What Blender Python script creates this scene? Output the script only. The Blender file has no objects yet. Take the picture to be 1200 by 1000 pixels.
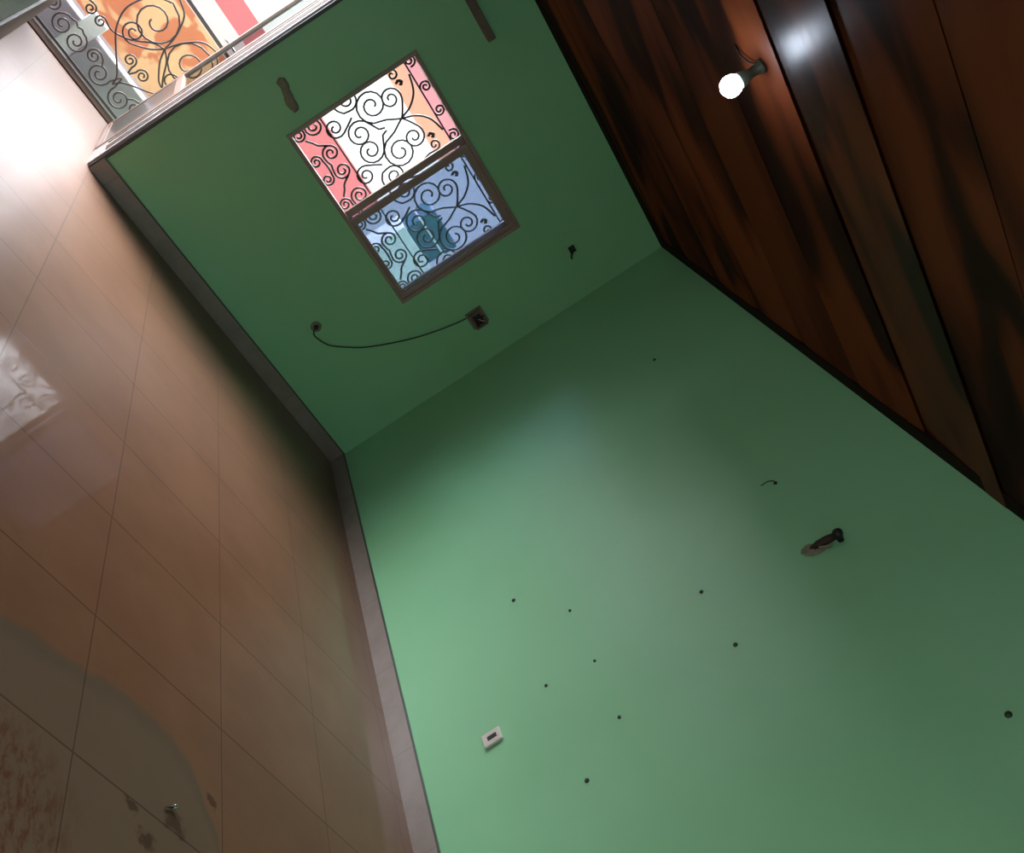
import bpy, bmesh, math, random
from mathutils import Vector, Matrix

random.seed(7)
S = bpy.context.scene
COL = S.collection
PI = math.pi
H = 2.7                                  # room height

# ------------------------------------------------------------------ camera
cam_d = bpy.data.cameras.new('camera')
cam_d.sensor_width = 36.0
cam_d.sensor_fit = 'HORIZONTAL'
cam_d.lens = 36.0 * 1203.66 / 1200.0
cam_d.clip_start = 0.02
cam = bpy.data.objects.new('camera', cam_d)
COL.objects.link(cam)
RX = Vector((0.48526, -0.25111, 0.83754))      # picture right, in room axes
RY = Vector((0.71557, -0.43641, -0.54544))     # picture down
RZ = Vector((0.50247, 0.86400, -0.03208))      # into the picture
m3 = Matrix((RX, -RY, -RZ)).transposed()
cam.matrix_world = Matrix.Translation((-3.1278, -6.3167, 1.4037)) @ m3.to_4x4()
S.camera = cam

# ------------------------------------------------------------------ view
S.view_settings.view_transform = 'Standard'
S.view_settings.look = 'None'
S.view_settings.exposure = 0.0
S.view_settings.gamma = 1.0
S.view_settings.use_curve_mapping = False

# ------------------------------------------------------------------ sky: hazy daylight, brightest high up beyond the yard
SKY_BASE = 2.9
SKY_LOBE = 80.0
SKY_DIR = Vector((-0.44, 0.79, 0.40)).normalized()
W = bpy.data.worlds.new('sky')
S.world = W
W.use_nodes = True
wt = W.node_tree
wt.nodes.clear()
wo = wt.nodes.new('ShaderNodeOutputWorld')
wb = wt.nodes.new('ShaderNodeBackground')
wc = wt.nodes.new('ShaderNodeTexCoord')
wd = wt.nodes.new('ShaderNodeVectorMath'); wd.operation = 'DOT_PRODUCT'
wd.inputs[1].default_value = SKY_DIR
wm = wt.nodes.new('ShaderNodeMapRange'); wm.interpolation_type = 'SMOOTHSTEP'
wm.inputs['From Min'].default_value = 0.72
wm.inputs['From Max'].default_value = 1.0
wm.inputs['To Min'].default_value = SKY_BASE
wm.inputs['To Max'].default_value = SKY_LOBE
wt.links.new(wc.outputs['Generated'], wd.inputs[0])
wt.links.new(wd.outputs['Value'], wm.inputs['Value'])
wt.links.new(wm.outputs['Result'], wb.inputs['Strength'])
wb.inputs['Color'].default_value = (0.94, 0.98, 1.06, 1)
wt.links.new(wb.outputs['Background'], wo.inputs['Surface'])


def portal(name, loc, sx, sz, rot=(-PI / 2, 0, 0)):
    """sampling portal in an opening (guides daylight sampling, gives no light of its own)"""
    d = bpy.data.lights.new(name, 'AREA')
    d.shape = 'RECTANGLE'; d.size = sx; d.size_y = sz
    d.cycles.is_portal = True
    o = bpy.data.objects.new(name, d)
    o.location = loc
    o.rotation_euler = rot                       # faces into the room
    COL.objects.link(o)


portal('window_portal', (-1.325, 0.24, 1.48), 1.30, 0.94)
portal('door_portal', (-2.795, 0.24, 1.10), 0.77, 2.20)
portal('front_fill_portal', (-1.7, -8.42, 1.15), 1.0, 2.3, (PI / 2, 0, 0))  # opening added behind the viewer to let in fill daylight
portal('side_fill_portal', (-3.42, -5.5, 1.10), 2.2, 1.2, (0, -PI / 2, 0))  # doorway added beside the viewer to let in fill daylight


# ================================================================== helpers
def tagit(o, label=None, cat=None, group=None, kind=None):
    if label: o['label'] = label
    if cat: o['category'] = cat
    if group: o['group'] = group
    if kind: o['kind'] = kind
    return o


def empty(name, loc, label=None, cat=None, group=None, kind=None):
    o = bpy.data.objects.new(name, None)
    o.location = loc
    o.empty_display_size = 0.1
    COL.objects.link(o)
    return tagit(o, label, cat, group, kind)


class MB:
    def __init__(s):
        s.bm = bmesh.new()

    def box(s, x0, x1, y0, y1, z0, z1, bev=0.0):
        v = [s.bm.verts.new(c) for c in ((x0, y0, z0), (x1, y0, z0), (x1, y1, z0), (x0, y1, z0),
                                         (x0, y0, z1), (x1, y0, z1), (x1, y1, z1), (x0, y1, z1))]
        fs = [s.bm.faces.new([v[i] for i in q]) for q in
              ((3, 2, 1, 0), (4, 5, 6, 7), (0, 1, 5, 4), (1, 2, 6, 5), (2, 3, 7, 6), (3, 0, 4, 7))]
        if bev > 0:
            es = list({e for f in fs for e in f.edges})
            bmesh.ops.bevel(s.bm, geom=es, offset=bev, segments=2, profile=0.5, affect='EDGES')
        return s

    def tube(s, pts, r, n=6, taper=None):
        pts = [Vector(p) for p in pts]
        rings = []
        t0 = (pts[1] - pts[0]).normalized()
        up = Vector((0, 1, 0)) if abs(t0.y) < 0.9 else Vector((1, 0, 0))
        nrm = t0.cross(up).normalized()
        for i, p in enumerate(pts):
            a = pts[max(i - 1, 0)]; b = pts[min(i + 1, len(pts) - 1)]
            t = (b - a)
            if t.length < 1e-9: t = t0
            t.normalize()
            nrm = (nrm - t * nrm.dot(t))
            if nrm.length < 1e-6: nrm = t.orthogonal()
            nrm.normalize()
            bi = t.cross(nrm)
            rr = r if taper is None else r * taper(i / (len(pts) - 1))
            rings.append([s.bm.verts.new(p + (nrm * math.cos(2 * PI * k / n) + bi * math.sin(2 * PI * k / n)) * rr)
                          for k in range(n)])
        for a, b in zip(rings, rings[1:]):
            for k in range(n):
                s.bm.faces.new((a[k], a[(k + 1) % n], b[(k + 1) % n], b[k]))
        s.bm.faces.new(rings[0][::-1]); s.bm.faces.new(rings[-1])
        return s

    def lathe(s, prof, c, axis='Z', n=20):
        """prof: (radius, height) pairs along the axis from point c"""
        c = Vector(c); rings = []
        ax = {'X': Vector((1, 0, 0)), '-X': Vector((-1, 0, 0)), 'Z': Vector((0, 0, 1)), '-Z': Vector((0, 0, -1)),
              '-Y': Vector((0, -1, 0))}[axis]
        u = ax.orthogonal().normalized(); w = ax.cross(u)
        for r, h in prof:
            if r < 1e-6:
                rings.append([s.bm.verts.new(c + ax * h)])
            else:
                rings.append([s.bm.verts.new(c + ax * h + (u * math.cos(2 * PI * k / n) + w * math.sin(2 * PI * k / n)) * r)
                              for k in range(n)])
        for a, b in zip(rings, rings[1:]):
            for k in range(n):
                k2 = (k + 1) % n
                if len(a) == 1 and len(b) == 1: continue
                if len(a) == 1: s.bm.faces.new((a[0], b[k2], b[k]))
                elif len(b) == 1: s.bm.faces.new((a[k], a[k2], b[0]))
                else: s.bm.faces.new((a[k], a[k2], b[k2], b[k]))
        if len(rings[0]) > 1: s.bm.faces.new(rings[0][::-1])
        if len(rings[-1]) > 1: s.bm.faces.new(rings[-1])
        return s

    def lump(s, c, rad, seed=0, amp=0.25, sub=2):
        rnd = random.Random(seed)
        ret = bmesh.ops.create_icosphere(s.bm, subdivisions=sub, radius=1.0)
        for v in ret['verts']:
            k = 1 + rnd.uniform(-amp, amp)
            v.co = Vector((c[0] + v.co.x * rad[0] * k, c[1] + v.co.y * rad[1] * k, c[2] + v.co.z * rad[2] * k))
        return s

    def build(s, name, mat, parent=None, smooth=False, **tags):
        bmesh.ops.recalc_face_normals(s.bm, faces=s.bm.faces)
        me = bpy.data.meshes.new(name)
        s.bm.to_mesh(me); s.bm.free()
        if smooth:
            for p in me.polygons: p.use_smooth = True
        me.materials.append(mat)
        o = bpy.data.objects.new(name, me)
        COL.objects.link(o)
        if parent is not None:
            o.parent = parent
            base = parent.location.copy()
            if parent.parent is not None: base += parent.parent.location
            for v in me.vertices: v.co -= base
        return tagit(o, **tags)


def recenter(o, c):
    c = Vector(c)
    for v in o.data.vertices: v.co -= c
    o.location = c
    return o


# ------------------------------------------------------------------ node helpers
class NT:
    def __init__(s, name):
        s.m = bpy.data.materials.new(name); s.m.use_nodes = True
        s.t = s.m.node_tree; s.t.nodes.clear()
        s.out = s.t.nodes.new('ShaderNodeOutputMaterial')
        s.co = s.t.nodes.new('ShaderNodeTexCoord').outputs['Object']

    def n(s, typ, **kw):
        nd = s.t.nodes.new('ShaderNode' + typ)
        for k, v in kw.items(): setattr(nd, k, v)
        return nd

    def set(s, sock, v):
        if hasattr(v, 'links') and hasattr(v, 'node'): s.t.links.new(v, sock)
        else: sock.default_value = v

    def math(s, op, a, b=0.0, c=0.0, clamp=False):
        nd = s.n('Math', operation=op); nd.use_clamp = clamp
        for i, v in enumerate((a, b, c)): s.set(nd.inputs[i], v)
        return nd.outputs[0]

    def sep(s):
        nd = s.n('SeparateXYZ'); s.t.links.new(s.co, nd.inputs[0])
        return nd.outputs

    def mapping(s, scale=(1, 1, 1), loc=(0, 0, 0), rot=(0, 0, 0), src=None):
        nd = s.n('Mapping'); s.t.links.new(src or s.co, nd.inputs[0])
        nd.inputs['Scale'].default_value = scale; nd.inputs['Location'].default_value = loc
        nd.inputs['Rotation'].default_value = rot
        return nd.outputs[0]

    def noise(s, scale, detail=3.0, rough=0.55, vec=None, dist=0.0):
        nd = s.n('TexNoise'); s.t.links.new(vec or s.co, nd.inputs['Vector'])
        nd.inputs['Scale'].default_value = scale; nd.inputs['Detail'].default_value = detail
        nd.inputs['Roughness'].default_value = rough; nd.inputs['Distortion'].default_value = dist
        return nd.outputs['Fac']

    def rng(s, v, a, b, lo=0.0, hi=1.0, smooth=True):
        nd = s.n('MapRange'); nd.interpolation_type = 'SMOOTHSTEP' if smooth else 'LINEAR'
        s.set(nd.inputs['Value'], v)
        for k, x in zip(('From Min', 'From Max', 'To Min', 'To Max'), (a, b, lo, hi)): s.set(nd.inputs[k], x)
        return nd.outputs['Result']

    def mix(s, f, a, b):
        nd = s.n('Mix', data_type='RGBA')
        s.set(nd.inputs[0], f)
        s.set(nd.inputs[6], (*a, 1) if isinstance(a, tuple) and len(a) == 3 else a)
        s.set(nd.inputs[7], (*b, 1) if isinstance(b, tuple) and len(b) == 3 else b)
        return nd.outputs[2]

    def ramp(s, f, stops):
        nd = s.n('ValToRGB'); s.set(nd.inputs[0], f)
        e = nd.color_ramp.elements
        while len(e) < len(stops): e.new(0.5)
        for el, (p, c) in zip(e, stops): el.position = p; el.color = (*c, 1)
        return nd.outputs[0]

    def pbr(s, col, rough=0.5, spec=0.5, metal=0.0, bump=None, bstr=0.2, bdist=0.01):
        b = s.n('BsdfPrincipled')
        s.set(b.inputs['Base Color'], (*col, 1) if isinstance(col, tuple) and len(col) == 3 else col)
        s.set(b.inputs['Roughness'], rough); s.set(b.inputs['Specular IOR Level'], spec)
        s.set(b.inputs['Metallic'], metal)
        if bump is not None:
            bn = s.n('Bump'); bn.inputs['Strength'].default_value = bstr; bn.inputs['Distance'].default_value = bdist
            s.set(bn.inputs['Height'], bump); s.t.links.new(bn.outputs[0], b.inputs['Normal'])
        s.t.links.new(b.outputs[0], s.out.inputs[0])
        return s.m


def simple(name, col, rough=0.5, spec=0.5, metal=0.0, var=0.15, scale=14.0):
    t = NT(name)
    f = t.noise(scale, 3.0)
    c = t.mix(f, tuple(x * (1 - var) for x in col), tuple(x * (1 + var) for x in col))
    return t.pbr(c, rough, spec, metal)


# ================================================================== materials
def mat_paint():
    t = NT('green_wall_paint')
    big = t.noise(1.3, 4.0)
    fine = t.noise(60.0, 2.0)
    c = t.mix(t.rng(big, 0.3, 0.7), (0.222, 0.505, 0.250), (0.242, 0.530, 0.272))
    smear = t.noise(2.2, 5.0, 0.7, t.mapping((1, 1, 1.6)))
    c = t.mix(t.rng(smear, 0.62, 0.8, 0, 0.10), c, (0.32, 0.50, 0.33))
    return t.pbr(c, 0.46, 0.45, bump=t.math('ADD', t.math('MULTIPLY', fine, 0.3), big), bstr=0.06, bdist=0.02)


# first-row constants of the floor tiling (grout lines at FX + k*TX, FY + k*TY)
FX, TX, FY, TY = -1.827, 0.58, -3.128, 0.556


def mat_floor():
    t = NT('polished_floor_tile')
    x, y, z = t.sep()

    def grout(v, o, step, w):
        u = t.math('DIVIDE', t.math('SUBTRACT', v, o), step)
        d = t.math('ABSOLUTE', t.math('SUBTRACT', u, t.math('ROUND', u)))
        return t.rng(t.math('MULTIPLY', d, step), w * 0.5, w, 1.0, 0.0)
    g = t.math('MAXIMUM', grout(x, FX, TX, 0.0030), t.math('MULTIPLY', grout(y, FY, TY, 0.0045), 1.0))
    # tile to tile variation
    cx = t.math('FLOOR', t.math('DIVIDE', t.math('SUBTRACT', x, FX), TX))
    cy = t.math('FLOOR', t.math('DIVIDE', t.math('SUBTRACT', y, FY), TY))
    cv = t.n('CombineXYZ'); t.set(cv.inputs[0], cx); t.set(cv.inputs[1], cy)
    wn = t.n('TexWhiteNoise'); wn.noise_dimensions = '3D'; t.t.links.new(cv.outputs[0], wn.inputs['Vector'])
    cloud = t.noise(2.3, 5.0, 0.6)
    c = t.mix(t.rng(cloud, 0.3, 0.7), (0.176, 0.080, 0.041), (0.205, 0.097, 0.051))
    c = t.mix(t.math('MULTIPLY', wn.outputs[0], 0.12), c, (0.0975, 0.0553, 0.0338))
    # old pale scuffs
    sc = t.noise(9.0, 4.0, 0.65, t.mapping((1, 2.4, 1), rot=(0, 0, 0.5)))
    c = t.mix(t.rng(sc, 0.66, 0.78, 0, 0.35), c, (0.1620, 0.1380, 0.1080))
    # dried greyish water mark near the viewer: outline y = curve(x)
    wob = t.math('MULTIPLY', t.math('SUBTRACT', t.noise(6.0, 2.0), 0.5), 0.10)
    fc = t.n('FloatCurve')
    cur = fc.mapping.curves[0]
    pts = [(0.0, 0.60), (0.28, 0.60), (0.50, 0.76), (0.62, 0.80), (0.72, 0.82), (0.80, 0.79), (0.87, 0.68), (0.905, 0.52), (0.915, 0.0)]
    while len(cur.points) < len(pts): cur.points.new(0.5, 0.5)
    for p, q in zip(cur.points, pts): p.location = q
    fc.mapping.update()
    t.set(fc.inputs['Value'], t.rng(x, -3.0, -1.06, 0.0, 1.0, False))   # x -> 0..1
    ycrv = t.math('ADD', t.math('MULTIPLY', fc.outputs[0], 1.1), -4.80)  # 0..1 -> y
    d = t.math('ADD', t.math('SUBTRACT', ycrv, y), wob)
    mark = t.rng(d, -0.012, 0.02)
    lim = t.rng(y, -6.0, -5.6)
    mark = t.math('MULTIPLY', mark, lim)
    rim = t.math('MULTIPLY', mark, t.rng(d, 0.03, 0.10, 1.0, 0.0))
    c = t.mix(t.math('MULTIPLY', mark, 0.62), c, (0.128, 0.104, 0.070))
    c = t.mix(t.math('MULTIPLY', rim, 0.22), c, (0.0504, 0.0468, 0.0288))
    # rusty smears left on it
    vr = t.n('VectorMath', operation='DISTANCE'); t.t.links.new(t.co, vr.inputs[0]); vr.inputs[1].default_value = (-2.02, -4.50, 0)
    rn = t.noise(16.0, 5.0, 0.7, t.mapping((2.2, 0.8, 1), rot=(0, 0, -0.5)))
    rust = t.math('MULTIPLY', t.rng(vr.outputs['Value'], 0.12, 0.30, 1.0, 0.0), t.rng(rn, 0.42, 0.62))
    c = t.mix(t.math('MULTIPLY', rust, 0.8), c, (0.105, 0.034, 0.018))
    for px, py, rr in ((-1.448, -4.208, 0.055), (-1.61, -4.262, 0.028), (-1.30, -4.02, 0.03), (-1.55, -4.33, 0.04)):
        v = t.n('VectorMath', operation='DISTANCE'); t.t.links.new(t.co, v.inputs[0]); v.inputs[1].default_value = (px, py, 0)
        dd = t.math('ADD', v.outputs['Value'], t.math('MULTIPLY', t.math('SUBTRACT', t.noise(30.0, 3.0), 0.5), 0.09))
        c = t.mix(t.rng(dd, rr * 0.3, rr, 0.7, 0.0), c, (0.055, 0.024, 0.012))
    c = t.mix(t.math('MULTIPLY', g, 0.55), c, (0.0280, 0.0154, 0.0091))
    streak = t.noise(5.0, 5.0, 0.65, t.mapping((3.0, 0.7, 1), rot=(0, 0, 0.35)))
    r = t.rng(streak, 0.35, 0.75, 0.03, 0.10)
    r = t.math('ADD', r, t.math('MULTIPLY', mark, 0.12))
    hgt = t.math('ADD', t.math('MULTIPLY', g, -0.6), t.math('MULTIPLY', streak, 0.5))
    bn = t.n('Bump'); bn.inputs['Strength'].default_value = 0.05; bn.inputs['Distance'].default_value = 0.006
    t.set(bn.inputs['Height'], hgt)
    df = t.n('BsdfDiffuse'); t.set(df.inputs[0], c)
    g1 = t.n('BsdfGlossy'); t.set(g1.inputs['Roughness'], r)              # polish
    g2 = t.n('BsdfGlossy'); g2.inputs['Roughness'].default_value = 0.38   # worn haze
    for q in (g1, g2): t.t.links.new(bn.outputs[0], q.inputs['Normal'])
    m1 = t.n('MixShader'); lw = t.n('LayerWeight'); lw.inputs['Blend'].default_value = 0.5
    fz = t.math('POWER', lw.outputs['Facing'], 11.0)
    t.set(m1.inputs[0], t.math('ADD', t.math('SUBTRACT', 0.021, t.math('MULTIPLY', mark, 0.008)), t.math('MULTIPLY', fz, 2.1)))
    m2 = t.n('MixShader'); t.set(m2.inputs[0], t.math('ADD', 0.004, t.math('MULTIPLY', fz, 2.4)))
    t.t.links.new(df.outputs[0], m1.inputs[1]); t.t.links.new(g1.outputs[0], m1.inputs[2])
    t.t.links.new(m1.outputs[0], m2.inputs[1]); t.t.links.new(g2.outputs[0], m2.inputs[2])
    t.t.links.new(m2.outputs[0], t.out.inputs[0])
    return t.m


CY0, CW = -3.024, 0.505                 # ceiling strips: seam offset and width


def mat_ceiling():
    t = NT('glossy_wood_ceiling_panel')
    x, y, z = t.sep()
    k = t.math('FLOOR', t.math('DIVIDE', t.math('SUBTRACT', y, CY0), CW))
    wn = t.n('TexWhiteNoise'); wn.noise_dimensions = '1D'; t.set(wn.inputs['W'], k)
    cv = t.n('CombineXYZ'); t.set(cv.inputs[0], x); t.set(cv.inputs[1], y); t.set(cv.inputs[2], t.math('MULTIPLY', k, 1.7))
    sw = t.noise(1.25, 1.5, 0.4, t.mapping((0.75, 2.0, 1), rot=(0, 0, 0.45), src=cv.outputs[0]), 0.9)
    grain = t.noise(4.0, 3.0, 0.5, t.mapping((0.6, 6.0, 1), src=cv.outputs[0]), 0.6)
    f = t.math('ADD', t.math('MULTIPLY', sw, 0.94), t.math('MULTIPLY', grain, 0.06))
    c = t.ramp(f, ((0.38, (0.018, 0.004, 0.002)), (0.45, (0.030, 0.008, 0.003)), (0.50, (0.080, 0.017, 0.005)), (0.62, (0.135, 0.032, 0.009))))
    vr = t.rng(wn.outputs[0], 0, 1, 0.75, 1.2, False)
    mx = t.n('Mix', data_type='RGBA', blend_type='MULTIPLY'); mx.inputs[0].default_value = 1.0
    t.t.links.new(c, mx.inputs[6])
    cc = t.n('CombineColor')
    for i in range(3): t.set(cc.inputs[i], vr)
    t.t.links.new(cc.outputs[0], mx.inputs[7])
    bn = t.n('Bump'); bn.inputs['Strength'].default_value = 0.03; bn.inputs['Distance'].default_value = 0.004
    t.set(bn.inputs['Height'], grain)
    df = t.n('BsdfDiffuse'); t.t.links.new(mx.outputs[2], df.inputs[0])
    gl = t.n('BsdfGlossy'); newer = t.math('COMPARE', k, -1.0, 0.1)                          # one strip keeps its full polish
    t.set(gl.inputs['Roughness'], t.math('SUBTRACT', t.rng(grain, 0.3, 0.7, 0.44, 0.48), t.math('MULTIPLY', newer, 0.08)))
    t.t.links.new(bn.outputs[0], gl.inputs['Normal'])
    ms = t.n('MixShader'); t.set(ms.inputs[0], t.math('ADD', 0.028, t.math('MULTIPLY', newer, 0.042)))
    t.t.links.new(df.outputs[0], ms.inputs[1]); t.t.links.new(gl.outputs[0], ms.inputs[2])
    t.t.links.new(ms.outputs[0], t.out.inputs[0])
    return t.m


def mat_glass(name, tint, fmin=0.04):
    t = NT(name)
    tr = t.n('BsdfTransparent'); tr.inputs[0].default_value = (*tint, 1)
    gl = t.n('BsdfGlossy'); gl.inputs['Roughness'].default_value = 0.02
    lw = t.n('LayerWeight'); lw.inputs['Blend'].default_value = 0.3
    f = t.rng(lw.outputs['Fresnel'], 0.0, 1.0, fmin, 1.0, False)
    mx = t.n('MixShader'); t.set(mx.inputs[0], f)
    t.t.links.new(tr.outputs[0], mx.inputs[1]); t.t.links.new(gl.outputs[0], mx.inputs[2])
    t.t.links.new(mx.outputs[0], t.out.inputs[0])
    return t.m


def mat_skirting():
    t = NT('skirting_tile')
    x, y, z = t.sep()
    v = t.math('ADD', x, y)
    u = t.math('DIVIDE', t.math('SUBTRACT', v, -3.44), 0.57)
    d = t.math('MULTIPLY', t.math('ABSOLUTE', t.math('SUBTRACT', u, t.math('ROUND', u))), 0.57)
    j = t.rng(d, 0.0015, 0.003, 1.0, 0.0)
    n = t.noise(7.0, 5.0, 0.6)
    c = t.mix(t.rng(n, 0.3, 0.7), (0.21, 0.16, 0.13), (0.26, 0.20, 0.17))
    c = t.mix(t.math('MULTIPLY', j, 0.5), c, (0.12, 0.09, 0.07))
    top = t.rng(t.math('ADD', z, t.math('MULTIPLY', n, 0.006)), 0.105, 0.109)
    c = t.mix(top, c, (0.030, 0.032, 0.020))
    return t.pbr(c, 0.28, 0.45)


def mat_facade():
    t = NT('painted_facade_bands')
    x, y, z = t.sep()
    blot = t.noise(2.4, 2.0, 0.5, t.mapping((1.0, 1.0, 1.4), rot=(0, 0.6, 0)), 0.8)
    dado = t.mix(t.rng(blot, 0.46, 0.54), (0.48, 0.15, 0.075), (0.62, 0.34, 0.18))
    pale = t.mix(t.rng(z, 0.775, 0.785), dado, (0.60, 0.45, 0.46))
    zlo = t.rng(x, -0.15, -0.10, 1.0, 0.78)
    band = t.mix(t.math('MULTIPLY', t.math('GREATER_THAN', z, zlo), t.rng(z, 1.215, 1.225, 1.0, 0.0)), pale, (0.50, 0.135, 0.145))
    wht = t.mix(t.rng(z, 1.215, 1.225), band, (0.92, 0.88, 0.88))
    pk = t.mix(t.math('MULTIPLY', t.rng(z, 1.95, 1.97), t.rng(x, 1.33, 1.37, 1.0, 0.0)), wht, (0.52, 0.23, 0.16))
    pk = t.mix(t.math('MULTIPLY', t.rng(z, 2.14, 2.16), t.rng(x, 1.33, 1.37, 1.0, 0.0)), pk, (0.50, 0.185, 0.21))
    pk = t.mix(t.rng(x, 1.33, 1.37), pk, (0.74, 0.72, 0.76))
    return t.pbr(pk, 0.8, 0.2)


M = {}
M['paint'] = mat_paint()
M['floor'] = mat_floor()
M['ceil'] = mat_ceiling()
M['skirt'] = mat_skirting()
M['facade'] = mat_facade()
M['alu'] = simple('brown_aluminium', (0.26, 0.175, 0.145), 0.35, 0.5, 0.0)
M['alu_dark'] = simple('dark_brown_aluminium', (0.022, 0.014, 0.011), 0.4, 0.5)
M['jamb'] = simple('white_gloss_jamb', (0.30, 0.29, 0.29), 0.16, 0.6)
M['kick'] = simple('grey_brown_door_panel', (0.085, 0.072, 0.064), 0.30, 0.5)
M['sill'] = simple('brown_stone_sill', (0.040, 0.023, 0.017), 0.85, 0.05)
M['sheen_paint'] = simple('green_paint_sky_sheen', (0.30, 0.44, 0.46), 0.4, 0.5, var=0.25, scale=6)  # green wall paint with grazing sky sheen mixed into its colour
M['dado'] = simple('brown_dado', (0.15, 0.10, 0.075), 0.6, 0.3)
M['white'] = simple('white_plaster', (0.80, 0.78, 0.76), 0.7, 0.3)
M['iron'] = simple('wrought_iron', (0.030, 0.022, 0.024), 0.55, 0.4)
M['iron_soft'] = simple('weathered_wrought_iron', (0.075, 0.050, 0.045), 0.6, 0.4)
M['blue_glass'] = mat_glass('blue_tinted_glass', (0.67, 0.71, 0.79))
M['door_glass'] = mat_glass('teal_tinted_glass', (0.45, 0.62, 0.66))
M['seal'] = simple('teal_glass_edge', (0.03, 0.10, 0.11), 0.2, 0.6)
M['plastic'] = simple('ivory_plastic', (0.62, 0.56, 0.48), 0.4, 0.5, var=0.08)
M['dark'] = simple('black_plastic', (0.010, 0.009, 0.008), 0.5, 0.4)
M['rustdark'] = simple('rusty_dark_metal', (0.035, 0.020, 0.012), 0.6, 0.3, var=0.4, scale=60)
M['cable'] = simple('dark_cable', (0.020, 0.035, 0.018), 0.5, 0.4)
M['timber'] = simple('grey_timber', (0.14, 0.105, 0.08), 0.7, 0.3, var=0.35, scale=30)
M['plaster'] = simple('bare_plaster', (0.20, 0.19, 0.135), 0.85, 0.2, var=0.3, scale=40)
M['ground'] = simple('lilac_grey_paving', (0.36, 0.32, 0.34), 0.8, 0.2, var=0.2, scale=5)
M['concrete'] = simple('grey_concrete', (0.34, 0.30, 0.33), 0.8, 0.2, var=0.2, scale=9)
M['teal'] = simple('teal_plastic', (0.020, 0.105, 0.150), 0.4, 0.5, var=0.1)
M['steel'] = simple('bright_steel', (0.7, 0.7, 0.7), 0.2, 0.5, 1.0)
M['edge_strip'] = simple('black_brown_strip', (0.012, 0.005, 0.003), 0.8, 0.1)  # near-black colour of the flat strips along the ceiling edges
M['holder'] = simple('grey_green_plastic', (0.05, 0.055, 0.04), 0.4, 0.5)
tb = NT('lit_bulb')
be = tb.n('Emission'); be.inputs[0].default_value = (0.74, 0.84, 1.0, 1); be.inputs[1].default_value = 80.0
tb.t.links.new(be.outputs[0], tb.out.inputs[0])
M['bulb'] = tb.m

# ================================================================== setting
WX0, WX1, WZ0, WZ1 = -1.958, -0.680, 1.028, 1.945      # window opening
DX0, DX1, DZ1 = -3.19, -2.41, 2.25                     # door opening
XL, YF = -3.19, -8.2                                    # unseen left and front walls
T = 0.20

o = MB().box(XL - .2, 0.2, YF - .2, 1.30, -0.12, 0.0).build('floor', M['floor'], kind='structure',
    label='glossy terracotta beige tiled floor with a dried grey water mark', cat='floor')
b = MB()
b.box(DX1, WX0, 0, T, 0, H + .03).box(WX1, 0.2, 0, T, 0, H + .03)
b.box(WX0, WX1, 0, T, 0, WZ0).box(WX0, WX1, 0, T, WZ1, H + .03)
b.box(DX0, DX1, 0, T, DZ1, H + .03)
b.build('wall_back', M['paint'], kind='structure', label='shaded green wall with the window in it', cat='wall')
MB().box(0, 0.2, YF, 0, 0, H + .03).build('wall_right', M['paint'], kind='structure',
    label='long light green wall with nail holes', cat='wall')
MB().box(XL - .2, XL, YF, -6.1, 0, H + .03).box(XL - .2, XL, -4.9, T, 0, H + .03).box(XL - .2, XL, -6.1, -4.9, 2.2, H + .03).build('wall_left', M['sheen_paint'], kind='structure', label='green wall coloured grey teal for sky sheen, edge on at the upper left corner, with an added fill light doorway beside the viewer', cat='wall')  # sky sheen is in the wall colour; doorway added for fill light
MB().box(XL - .2, -2.2, YF - .2, YF, 0, H + .03).box(-1.2, 0.2, YF - .2, YF, 0, H + .03).box(-2.2, -1.2, YF - .2, YF, 2.3, H + .03).build('wall_front', M['paint'], kind='structure', label='green wall with an added fill light opening behind the viewer', cat='wall')  # unseen opening, added to brighten the darker walls

# ceiling: glossy wood-look strips, each slightly warped, below one slab
b = MB()
b.box(XL - .2, 0.2, YF - .2, T, H + 0.03, H + 0.15)
ky0 = int(math.floor((YF - CY0) / CW)); ky1 = int(math.ceil((0 - CY0) / CW))
rs = random.Random(3)
for k in range(ky0, ky1):
    y0 = max(CY0 + k * CW, YF) + 0.0012; y1 = min(CY0 + (k + 1) * CW, 0.0) - 0.0012
    tilt = rs.uniform(-0.004, 0.004)
    ph = [rs.uniform(0, 6.28) for _ in range(4)]
    am = 0.0016
    if k == -1: tilt = 0.024; am = 0.0004                   # the flat strip that mirrors the bulb
    nx, ny = 60, 5
    x0, x1 = XL, 0.0
    g = []
    for j in range(ny + 1):
        row = []
        v = j / ny
        for i in range(nx + 1):
            u = i / nx
            xx = x0 + (x1 - x0) * u; yy = y0 + (y1 - y0) * v
            zz = H + 0.003 + tilt * (v - 0.5) + am * (math.sin(xx * 2.6 + ph[0]) * math.cos(yy * 5 + ph[1]) + 0.6 * math.sin(xx * 5.3 + ph[2] + v * 2))
            if j in (0, ny): zz += 0.004                 # eased long edges
            row.append(b.bm.verts.new((xx, yy, zz)))
        g.append(row)
    for j in range(ny):
        for i in range(nx):
            b.bm.faces.new((g[j][i], g[j + 1][i], g[j + 1][i + 1], g[j][i + 1]))
o = b.build('ceiling', M['ceil'], kind='structure', label='glossy dark brown wood look panelled ceiling', cat='ceiling')
for p in o.data.polygons:
    if p.center.z < H + 0.02: p.use_smooth = True

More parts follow.
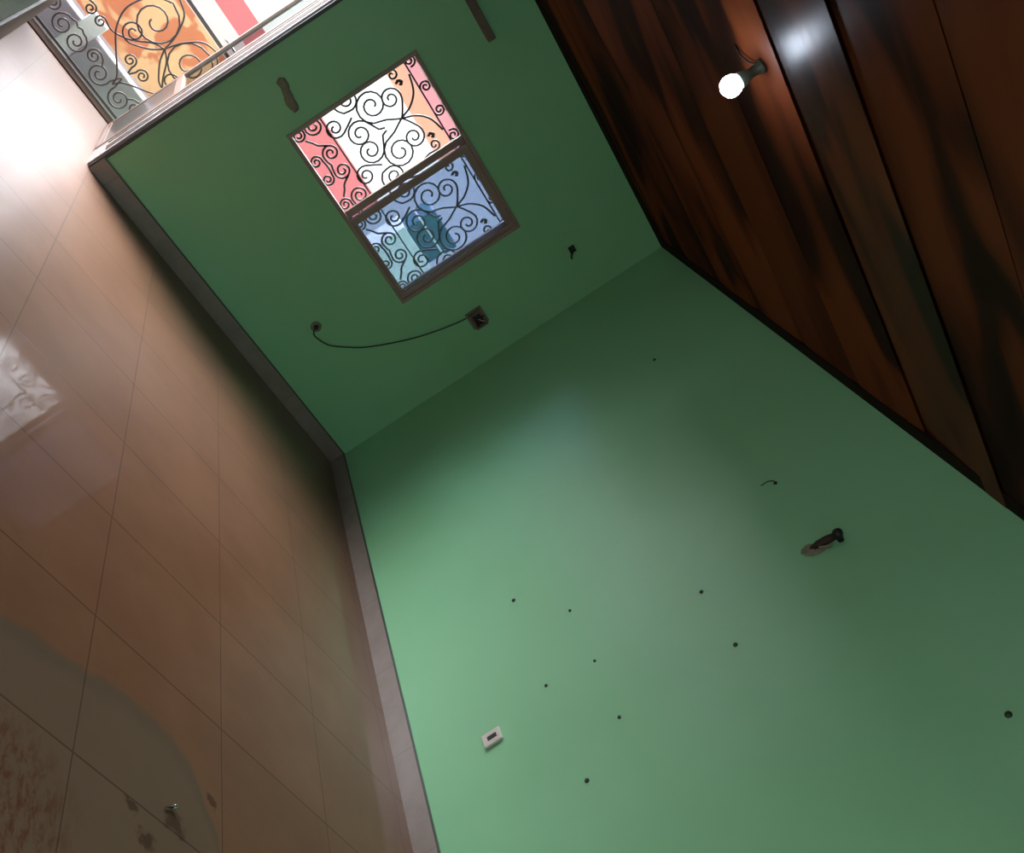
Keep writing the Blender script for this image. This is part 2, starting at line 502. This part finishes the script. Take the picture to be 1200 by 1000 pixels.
MB().box(XL, 0, -0.11, 0, H - .003, H + .012, .001).build('trim_3', M['edge_strip'], kind='structure', label='near black strip where ceiling meets the window wall', cat='edge_strip')
MB().box(-0.09, 0, YF, -0.11, H - .003, H + .012, .001).build('trim_5', M['edge_strip'], kind='structure', label='near black strip where ceiling meets the long green wall', cat='edge_strip')
HS = 0.111
MB().box(DX1 + 0.0, -0.012, -0.012, 0, 0, HS).build('baseboard_back', M['skirt'], kind='structure',
    label='tile skirting in shade along the window wall', cat='baseboard')
MB().box(-0.012, 0, YF, 0, 0, HS).build('baseboard_right', M['skirt'], kind='structure',
    label='pinkish tile skirting along the light green wall', cat='baseboard')

# ------------------------------------------------------------------ window_1: sliding, left half open
win = empty('window_1', (-1.325, 0.03, WZ0), kind='structure', label='brown framed sliding window, left half open, right half blue glass', cat='window')
fw = 0.026
b = MB()
for (a0, a1, c0, c1) in ((WX0, WX0 + fw, WZ0, WZ1), (WX1 - fw, WX1, WZ0, WZ1),
                         (WX0 + fw, WX1 - fw, WZ0, WZ0 + fw), (WX0 + fw, WX1 - fw, WZ1 - fw, WZ1)):
    b.box(a0, a1, -0.012, 0.075, c0, c1, 0.003)
b.build('window_frame', M['alu'], win)


def sash(x0, x1, y0, y1, gname):
    b = MB(); w = 0.030; wl = 0.046
    z0, z1 = WZ0 + fw, WZ1 - fw
    b.box(x0, x0 + wl, y0, y1, z0, z1, .002).box(x1 - w, x1, y0, y1, z0, z1, .002)
    b.box(x0 + wl, x1 - w, y0, y1, z0, z0 + 0.026, .002).box(x0 + wl, x1 - w, y0, y1, z1 - 0.046, z1, .002)
    s = b.build('sash', M['alu'], win)
    yc = (y0 + y1) / 2
    MB().box(x0 + wl, x1 - w, yc - .002, yc + .002, z0 + 0.026, z1 - 0.046).build('pane', M['blue_glass'], s, label='blue tinted glass pane')
    return s


sash(-1.325, WX1 - fw, 0.000, 0.026, 'pane')
sash(-1.378, WX1 - fw - 0.02, 0.034, 0.060, 'pane')


# ------------------------------------------------------------------ wrought iron
def sp(c, r, th, d, turns=1.5, n=26, rin=0.16):
    out = []
    for i in range(n + 1):
        t = i / n
        rr = r * ((1 - t) ** 0.9 * (1 - rin) + rin)
        a = math.radians(th) + d * t * turns * 2 * PI
        out.append((c[0] + rr * math.cos(a), c[1] + rr * math.sin(a)))
    return out


def cat_rom(p, k=5):
    out = []
    for i in range(len(p) - 1):
        p0 = p[max(i - 1, 0)]; p1 = p[i]; p2 = p[i + 1]; p3 = p[min(i + 2, len(p) - 1)]
        for j in range(k):
            t = j / k
            out.append(tuple(0.5 * (2 * p1[m] + (p2[m] - p0[m]) * t + (2 * p0[m] - 5 * p1[m] + 4 * p2[m] - p3[m]) * t * t
                                    + (3 * p1[m] - p0[m] - 3 * p2[m] + p3[m]) * t ** 3) for m in (0, 1)))
    out.append(p[-1])
    return out


# half motif of the window grille: u from the motif's axis, height z
def window_half():
    c = []
    c.append(list(reversed(sp((.163, 1.553), .108, 180, +1, 1.9))) + cat_rom([(.045, 1.585), (0.0, 1.668), (-.03, 1.748), (-.095, 1.815), (-.195, 1.846)]))
    c.append(cat_rom([(-.005, 1.664), (.035, 1.694), (.08, 1.722)]) + sp((.135, 1.672), .070, 120, -1, 1.6))
    c.append(cat_rom([(.01, 1.55), (.022, 1.513)]) + sp((.060, 1.400), .085, 75, -1, 1.7))
    c.append(cat_rom([(.170, 1.412), (.142, 1.366)]) + sp((.1715, 1.290), .062, 150, +1, 1.6))
    c.append(cat_rom([(.328, 1.36), (.26, 1.356), (.215, 1.385)]) + sp((.2705, 1.442), .066, 200, -1, 1.6))
    c.append(cat_rom([(.328, 1.50), (.300, 1.60), (.275, 1.70)]) + sp((.246, 1.755), .035, 0, +1, 1.2))
    c.append(cat_rom([(0.0, 1.150), (.022, 1.142)]) + sp((.064, 1.188), .054, 252, +1, 1.7))
    c.append(cat_rom([(0.0, 1.124), (.030, 1.122)]) + sp((.064, 1.080), .040, 110, -1, 1.6))
    c.append(cat_rom([(.328, 1.150), (.300, 1.142)]) + sp((.2500, 1.190), .056, 290, -1, 1.7))
    c.append(cat_rom([(.328, 1.124), (.290, 1.122)]) + sp((.2500, 1.082), .040, 70, +1, 1.6))
    c.append(cat_rom([(.110, 1.20), (.140, 1.150), (.170, 1.130), (.205, 1.10)]))
    c.append(sp((.0815, 1.893), .036, 270, +1, 1.5))
    c.append(sp((.2600, 1.888), .038, 200, -1, 1.5))
    return c


def rail_half():
    c = []
    c.append(cat_rom([(.004, .245), (.014, .205)]) + sp((.098, .142), .078, 160, +1, 1.7))
    c.append(cat_rom([(.004, .30), (.02, .345)]) + sp((.062, .366), .045, 200, -1, 1.6))
    c.append(cat_rom([(.0, .17), (.033, .235), (.16, .33), (.275, .43), (.335, .57), (.30, .74), (.20, .83)]) + sp((.17, .66), .165, 85, +1, 1.7))
    c.append(cat_rom([(.0, .60), (.05, .52), (.12, .455)]) + sp((.190, .500), .078, 240, +1, 1.6))
    c.append(cat_rom([(.0, .60), (.07, .56), (.16, .455), (.25, .395), (.30, .388)]) + sp((.352, .362), .040, 110, -1, 1.5))
    c.append(cat_rom([(.40, .22), (.37, .235)]) + sp((.335, .150), .075, 80, +1, 1.7))
    c.append(cat_rom([(.125, .185), (.152, .220)]) + sp((.205, .188), .050, 110, -1, 1.6))
    c.append(cat_rom([(.0, .60), (.03, .72), (.10, .84), (.2, .88)]))
    c.append(sp((.355, .86), .045, 100, -1, 1.5))
    return c


def leaf_cluster(parent, x, y, z, mat):
    b = MB()
    for i in range(5):
        a = 0.5 + i * 0.9
        b.lump((x + 0.013 * math.cos(a), y, z + 0.016 * math.sin(a)), (0.011, 0.006, 0.013), i, 0.2, 1)
    return b.build('leaf_ornament', mat, parent)


def grille(name, loc, half, axes, y, mat, r, bars, label, cat, xlim=None, leaves=()):
    root = empty(name, loc, label, cat)
    b = MB()
    for p0, p1, rr in bars: b.box(min(p0[0], p1[0]) - rr, max(p0[0], p1[0]) + rr, y - rr, y + rr, min(p0[1], p1[1]) - rr, max(p0[1], p1[1]) + rr)
    b.build('bars', mat, root)
    for ax in axes:
        for sg in (1, -1):
            for pl in half():
                pts = [(ax + sg * u, y + 0.004 * sg, z) for u, z in pl]
                if xlim:
                    pts = [p for p in pts if xlim[0] <= p[0] <= xlim[1]]
                    if len(pts) < 6: continue
                MB().tube(pts, r, 6).build('scroll', mat, root, smooth=True)
            for (u, z) in leaves:
                xx = ax + sg * u
                if not xlim or xlim[0] < xx < xlim[1]: leaf_cluster(root, xx, y, z, mat)
    return root


yg = 0.125
grille('window_grille', (-1.325, yg, WZ0), window_half, (-1.6425, -0.985), yg, M['iron'], 0.0067,
       (((WX0, 1.25), (WX1, 1.25), .005), ((WX0, 1.856), (WX1, 1.856), .005), ((WX0 + .006, WZ0), (WX0 + .006, WZ1), .006),
        ((WX1 - .006, WZ0), (WX1 - .006, WZ1), .006), ((WX0, WZ0 + .006), (WX1, WZ0 + .006), .006), ((WX0, WZ1 - .006), (WX1, WZ1 - .006), .006)),
       'dark wrought iron scroll grille fixed in the window behind the panes', 'grille',
       xlim=(WX0 + .004, WX1 - .004), leaves=((0.185, 1.765),))
yr = 1.45
grille('railing', (-2.8, yr, 0), rail_half, (-3.4, -2.6), yr, M['iron_soft'], 0.0065,
       (((-3.9, 0.925), (-2.05, 0.925), .013), ((-3.9, 0.045), (-2.05, 0.045), .008), ((-2.2, 0.0), (-2.2, 0.92), .010), ((-3.8, 0.0), (-3.8, 0.92), .010)),
       'low scrolled iron railing standing on the sill beyond the door opening', 'railing')

# ------------------------------------------------------------------ door_1: double door, both leaves folded outward
door = empty('door_1', (DX1, 0.0, 0.0), kind='structure', label='open door with brown frame and white jamb beside the green wall', cat='door')
b = MB().box(DX1 - 0.010, DX1 + 0.012, -0.006, 0.03, 0, DZ1, .003)
b.box(DX0, DX1 - 0.010, -0.006, 0.03, DZ1 - .045, DZ1, .003)
b.build('door_frame', M['alu_dark'], door)
b = MB()
b.box(DX1 - 0.022, DX1 - .001, 0.031, 0.37, 0, DZ1)
b.build('door_jamb', M['jamb'], door, label='white glossy jamb lining')
b = MB()
for yy in (0.10, 0.17, 0.30): b.box(DX1 - 0.026, DX1 - 0.0221, yy, yy + .014, 0.12, DZ1 - .1)
b.build('door_track', M['alu'], door)


def leaf(xc, y0, y1, flip, cname):
    t2 = 0.018
    b = MB()
    b.box(xc - t2, xc + t2, y0, y0 + 0.06, 0.01, 2.15, .003).box(xc - t2, xc + t2, y1 - 0.06, y1, 0.01, 2.15, .003)
    b.box(xc - t2, xc + t2, y0 + .06, y1 - .06, 2.08, 2.15, .003).box(xc - t2, xc + t2, y0 + .06, y1 - .06, 0.01, 0.07, .003)
    b.box(xc - t2, xc + t2, y0 + .06, y1 - .06, 0.58, 0.64, .003)
    lf = b.build('door_leaf', M['alu'], door)
    MB().box(xc - .014, xc + .014, y0 + .06, y1 - .06, 0.07, 0.58).build('kick_panel', M[cname], lf)
    MB().box(xc - .003, xc + .003, y0 + .06, y1 - .06, 0.64, 2.08).build('pane', M['door_glass'], lf, label='teal glass pane')
    MB().tube([(xc + flip * .018, y1 - .03, 1.0), (xc + flip * .05, y1 - .03, 1.0), (xc + flip * .05, y1 - .09, 1.0)], .008).build('door_handle', M['steel'], lf)


leaf(-2.418, 0.40, 1.16, -1, 'kick')
MB().box(XL - .2, XL, T, 1.30, 0, 0.75).build('wall_parapet', M['sill'], kind='structure', label='low brown parapet left of the door opening', cat='wall')
MB().box(XL, XL + .012, -4.6, T, 0, 0.75, .003).build('trim_4', M['dado'], kind='structure', label='brown wooden dado low along the left wall', cat='dado')
MB().box(-4.9, 0.2, 1.30, 1.52, -0.12, 0.012, .004).build('trim_1', M['sill'], kind='structure', label='brown stone sill along the far edge of the floor', cat='sill')
MB().box(-4.9, 0.2, 1.52, 1.56, -0.12, 0.006).build('trim_2', M['white'], kind='structure', label='thin white edge beyond the brown sill', cat='edge')

# ------------------------------------------------------------------ outdoors
MB().box(-9, 6, 1.56, 4.0, -0.25, -0.04).build('ground', M['ground'], kind='structure', label='lilac grey paving outside the door', cat='ground')
hs = empty('neighbouring_house', (-1.5, 4.0, -0.04), 'sunless house wall in peach, pink and white bands outside', 'house')
MB().box(-9, 6, 4.0, 4.3, -0.25, 2.34).build('wall', M['facade'], hs)
MB().box(-9.1, 6.1, 3.92, 4.4, 2.34, 2.42).build('coping', M['concrete'], hs)
for (x0, x1, lab) in ((-3.75, -3.02, 'low lilac grey block outside, left of the white gap'), (-2.88, -2.30, 'low lilac grey block outside, right of the white gap')):
    o = MB().box(x0, x1, 1.62, 1.80, -0.04, 0.245, .01).build('concrete_block', M['concrete'], None, label=lab, cat='block')
    recenter(o, ((x0 + x1) / 2, 1.71, -0.04))
o = MB().box(-3.019, -2.881, 1.66, 1.76, -0.04, 0.34, .005).build('white_filler', M['white'], None, label='short white post between two grey blocks outside the door', cat='filler')  # white block that fills the gap between the grey blocks
recenter(o, (-2.95, 1.71, -0.04))
o = MB().box(-0.52, -0.10, 1.82, 2.20, -0.04, 1.29, .01).build('pedestal', M['white'], None, label='pale pedestal under the teal tank outside the window', cat='pedestal')
recenter(o, (-0.31, 2.0, -0.04))
tk = empty('water_tank', (-0.31, 2.0, 1.29), 'teal plastic tank outside seen through the blue glass', 'tank')
MB().box(-0.49, -0.13, 1.85, 2.17, 1.29, 1.425, .015).box(-0.50, -0.12, 1.84, 2.18, 1.44, 1.57, .02).build('body', M['teal'], tk)
MB().box(-0.495, -0.125, 1.845, 2.175, 1.425, 1.44).build('rim', M['white'], tk, label='pale rim line')

# ------------------------------------------------------------------ bulb hanging under the ceiling
BX, BY = -1.811, -2.906
lamp = empty('ceiling_bulb', (BX, BY, H), 'lit white bulb hanging in a small holder under the brown ceiling', 'lamp')
MB().lathe([(0.0, 0.0), (0.026, 0.0), (0.027, 0.010), (0.020, 0.018), (0.018, 0.050), (0.030, 0.094), (0.028, 0.097), (0, 0.097)], (BX, BY, H + .002), '-Z').build('lamp_holder', M['holder'], lamp, smooth=True)
MB().lathe([(0.0, 0.098), (0.020, 0.098), (0.029, 0.101), (0.0360, 0.113), (0.0385, 0.127), (0.036, 0.142), (0.028, 0.155), (0.015, 0.163), (0, 0.165)], (BX, BY, H), '-Z').build('bulb', M['bulb'], lamp, smooth=True, label='glowing white bulb')
MB().tube([(BX - .002, BY + .03, H - .004), (BX - .010, BY + .07, H - .012), (BX - .03, BY + .12, H - .012), (BX - .06, BY + .16, H - .001)], .004).build('wire', M['dark'], lamp, smooth=True)

# ------------------------------------------------------------------ things on the window wall
o = MB().box(-2.16, -1.765, -0.045, 0.0, 2.335, 2.385, .006).build('timber_batten', M['timber'], None,
    label='short dark timber batten fixed high on the window wall', cat='batten')
recenter(o, (-1.96, 0, 2.36))
b = MB()
b.lump((-2.205, -0.003, 1.185), (.045, .009, .030), 1, .15).lump((-2.10, -0.003, 1.165), (.065, .009, .030), 2, .15).lump((-2.15, -0.003, 1.175), (.05, .007, .026), 5, .15)
o = b.build('plaster_patch', M['plaster'], None, label='rough bare plaster patch between window and door edge', cat='patch')
recenter(o, (-2.14, 0, 1.175))
# outlet hole with a pale ring, cable, and the open junction box it runs to
ot = empty('cable_outlet', (-0.876, 0, 0.485), 'small pale round outlet with a dark hole low on the window wall', 'outlet')
MB().lathe([(0.0, 0.0), (0.036, 0.0), (0.034, 0.008), (0.018, 0.010), (0.0, 0.010)], (-0.876, 0, 0.485), '-Y').build('ring', M['plaster'], ot, smooth=True)
MB().lathe([(0.0, 0.0), (0.017, 0.0), (0.015, 0.004), (0, 0.004)], (-0.876, -0.0101, 0.485), '-Y').build('hole', M['dark'], ot)
jb = empty('junction_box', (-0.305, 0, 1.39), 'open brownish junction box with loose wires under the window corner', 'box')
MB().box(-0.375, -0.245, -0.012, 0, 1.325, 1.445, .004).build('back_plate', M['plaster'], jb)
b = MB()
b.box(-0.365, -0.350, -0.05, -0.012, 1.34, 1.43).box(-0.265, -0.250, -0.05, -0.012, 1.34, 1.43)
b.box(-0.350, -0.265, -0.05, -0.012, 1.34, 1.355).box(-0.350, -0.265, -0.05, -0.012, 1.415, 1.43)
b.build('box_rim', M['timber'], jb)
MB().box(-0.349, -0.266, -0.020, -0.0121, 1.3555, 1.4145).build('inside', M['dark'], jb)
for i, (dx, dz) in enumerate(((0.02, 0.03), (-0.02, 0.045), (0.035, -0.02))):
    MB().tube([(-0.305, -.02, 1.385), (-0.305 + dx * .5, -.05, 1.385 + dz * .5), (-0.305 + dx, -.065, 1.385 + dz)], .004).build('loose_wire', M['rustdark'] if i else M['plastic'], jb)
path = [(-0.876, 0.475), (-0.850, 0.448), (-0.815, 0.446), (-0.727, 0.480), (-0.652, 0.561), (-0.570, 0.674), (-0.472, 0.881), (-0.413, 1.046), (-0.368, 1.223), (-0.352, 1.322)]
o = MB().tube([(x, -0.0135, z) for x, z in cat_rom(path, 5)], 0.0045).build('cable', M['cable'], None, smooth=True,
    label='thin dark cable drooping from the junction box to the low outlet', cat='cable')
recenter(o, (-0.6, -0.0135, 0.6))
hk = empty('wall_hook', (-0.339, 0, 2.163), 'small black hook high on the window wall near the corner', 'hook')
MB().box(-0.372, -0.322, -0.008, 0, 2.140, 2.185, .003).build('plate', M['dark'], hk)
MB().tube([(-0.345, -.006, 2.165), (-0.345, -.035, 2.160), (-0.325, -.045, 2.130), (-0.305, -.04, 2.125)], .007).build('prong', M['dark'], hk, smooth=True)

# ------------------------------------------------------------------ things on the long green wall
br = empty('wall_bracket', (0, -3.175, 2.08), 'dark broken bracket sticking out near the top of the light green wall', 'bracket')
b = MB().lump((-0.004, -3.150, 2.022), (.010, .035, .035), 4, .3).lump((-0.004, -3.172, 2.06), (.009, .03, .04), 6, .3)
b.build('torn_plaster', M['plaster'], br, label='pale torn plaster at the lower end')
MB().tube([(-0.004, -3.155, 2.035), (-0.022, -3.168, 2.065), (-0.030, -3.182, 2.10), (-0.034, -3.192, 2.135)], .017, 8, lambda t: 0.75 + 0.35 * math.sin(t * 7) ** 2).build('stub', M['rustdark'], br, smooth=True)
MB().lathe([(0.0, 0.0), (0.014, 0.0), (0.015, 0.03), (0.020, 0.034), (0.021, 0.052), (0.012, 0.060), (0, 0.061)], (0, -3.196, 2.150), '-X').build('knob', M['dark'], br, smooth=True)
MB().tube([(-0.02, -3.185, 2.06), (-0.026, -3.205, 2.075), (-0.024, -3.214, 2.10)], .006).build('splinter', M['plaster'], br)
pl = empty('socket_plate', (0, -3.078, 0.465), 'small ivory socket plate with a dark slot low on the light green wall', 'socket')
MB().box(-0.014, 0, -3.115, -3.043, 0.420, 0.510, .004).build('plate', M['plastic'], pl)
MB().box(-0.0155, -0.0141, -3.090, -3.068, 0.445, 0.490).build('slot', M['dark'], pl)
sh = empty('picture_hook', (0, -2.67, 2.10), 'tiny wire hook with a scratch beside it above the dark bracket', 'hook')
MB().tube([(0.0, -2.676, 2.118), (-0.018, -2.676, 2.118), (-0.020, -2.66, 2.095), (-0.006, -2.645, 2.062)], .0028).build('wire', M['cable'], sh)
MB().lathe([(0.0, 0.0), (0.009, 0.0), (0.008, 0.006), (0, 0.007)], (0, -2.678, 2.120), '-X').build('nail_head', M['dark'], sh)

NAILS = [(-2.362, 0.787, 0.010, 'dark nail in the light green wall, farthest left, above the long skirting'),
         (-2.651, 1.011, 0.007, 'faint nail in the light green wall, just right of the leftmost dark one'),
         (-3.012, 1.556, 0.009, 'dark nail in the light green wall, upper of the two beneath the bracket'),
         (-3.369, 1.544, 0.010, 'dark nail in the light green wall, lower of the two beneath the bracket'),
         (-3.016, 1.008, 0.007, 'faint nail in the light green wall, just right of the nail nearest the socket plate'),
         (-2.983, 0.769, 0.008, 'dark nail in the light green wall, nearest above the socket plate'),
         (-3.362, 0.994, 0.008, 'greenish nail in the light green wall, right of the socket plate'),
         (-3.546, 0.770, 0.010, 'dark nail at the bottom of the picture, below right of the socket plate'),
         (-1.193, 2.118, 0.010, 'pale nail high on the light green wall, nearest the window wall'),
         (-4.249, 2.136, 0.013, 'dark nail at the right edge of the picture on the light green wall')]
nail0 = None
for y, z, r, lab in NAILS:
    if nail0 is None:
        ob = MB().lathe([(0.0, 0.0), (0.010, 0.0), (0.009, 0.005), (0.004, 0.008), (0, 0.008)], (0, 0, 0), '-X', 10).build('nail', M['cable'])
        nail0 = ob
    else:
        ob = nail0.copy(); COL.objects.link(ob)
    ob.location = (0, y, z)
    ob.scale = (1, r / 0.010, r / 0.010)
    tagit(ob, lab, 'nail', 'nails in the light green wall')

# small bright screw lying on the stained tiles
sc = empty('screw', (-1.477, -4.175, 0), 'small shiny screw lying on the stained floor tiles', 'screw')
MB().tube([(-1.492, -4.185, .0045), (-1.462, -4.165, .0045)], .0035, 8, lambda t: 0.4 + 0.6 * t).build('shank', M['rustdark'], sc)
MB().lump((-1.459, -4.163, .008), (.008, .008, .008), 3, .1, 1).build('head', M['steel'], sc, label='shiny head')
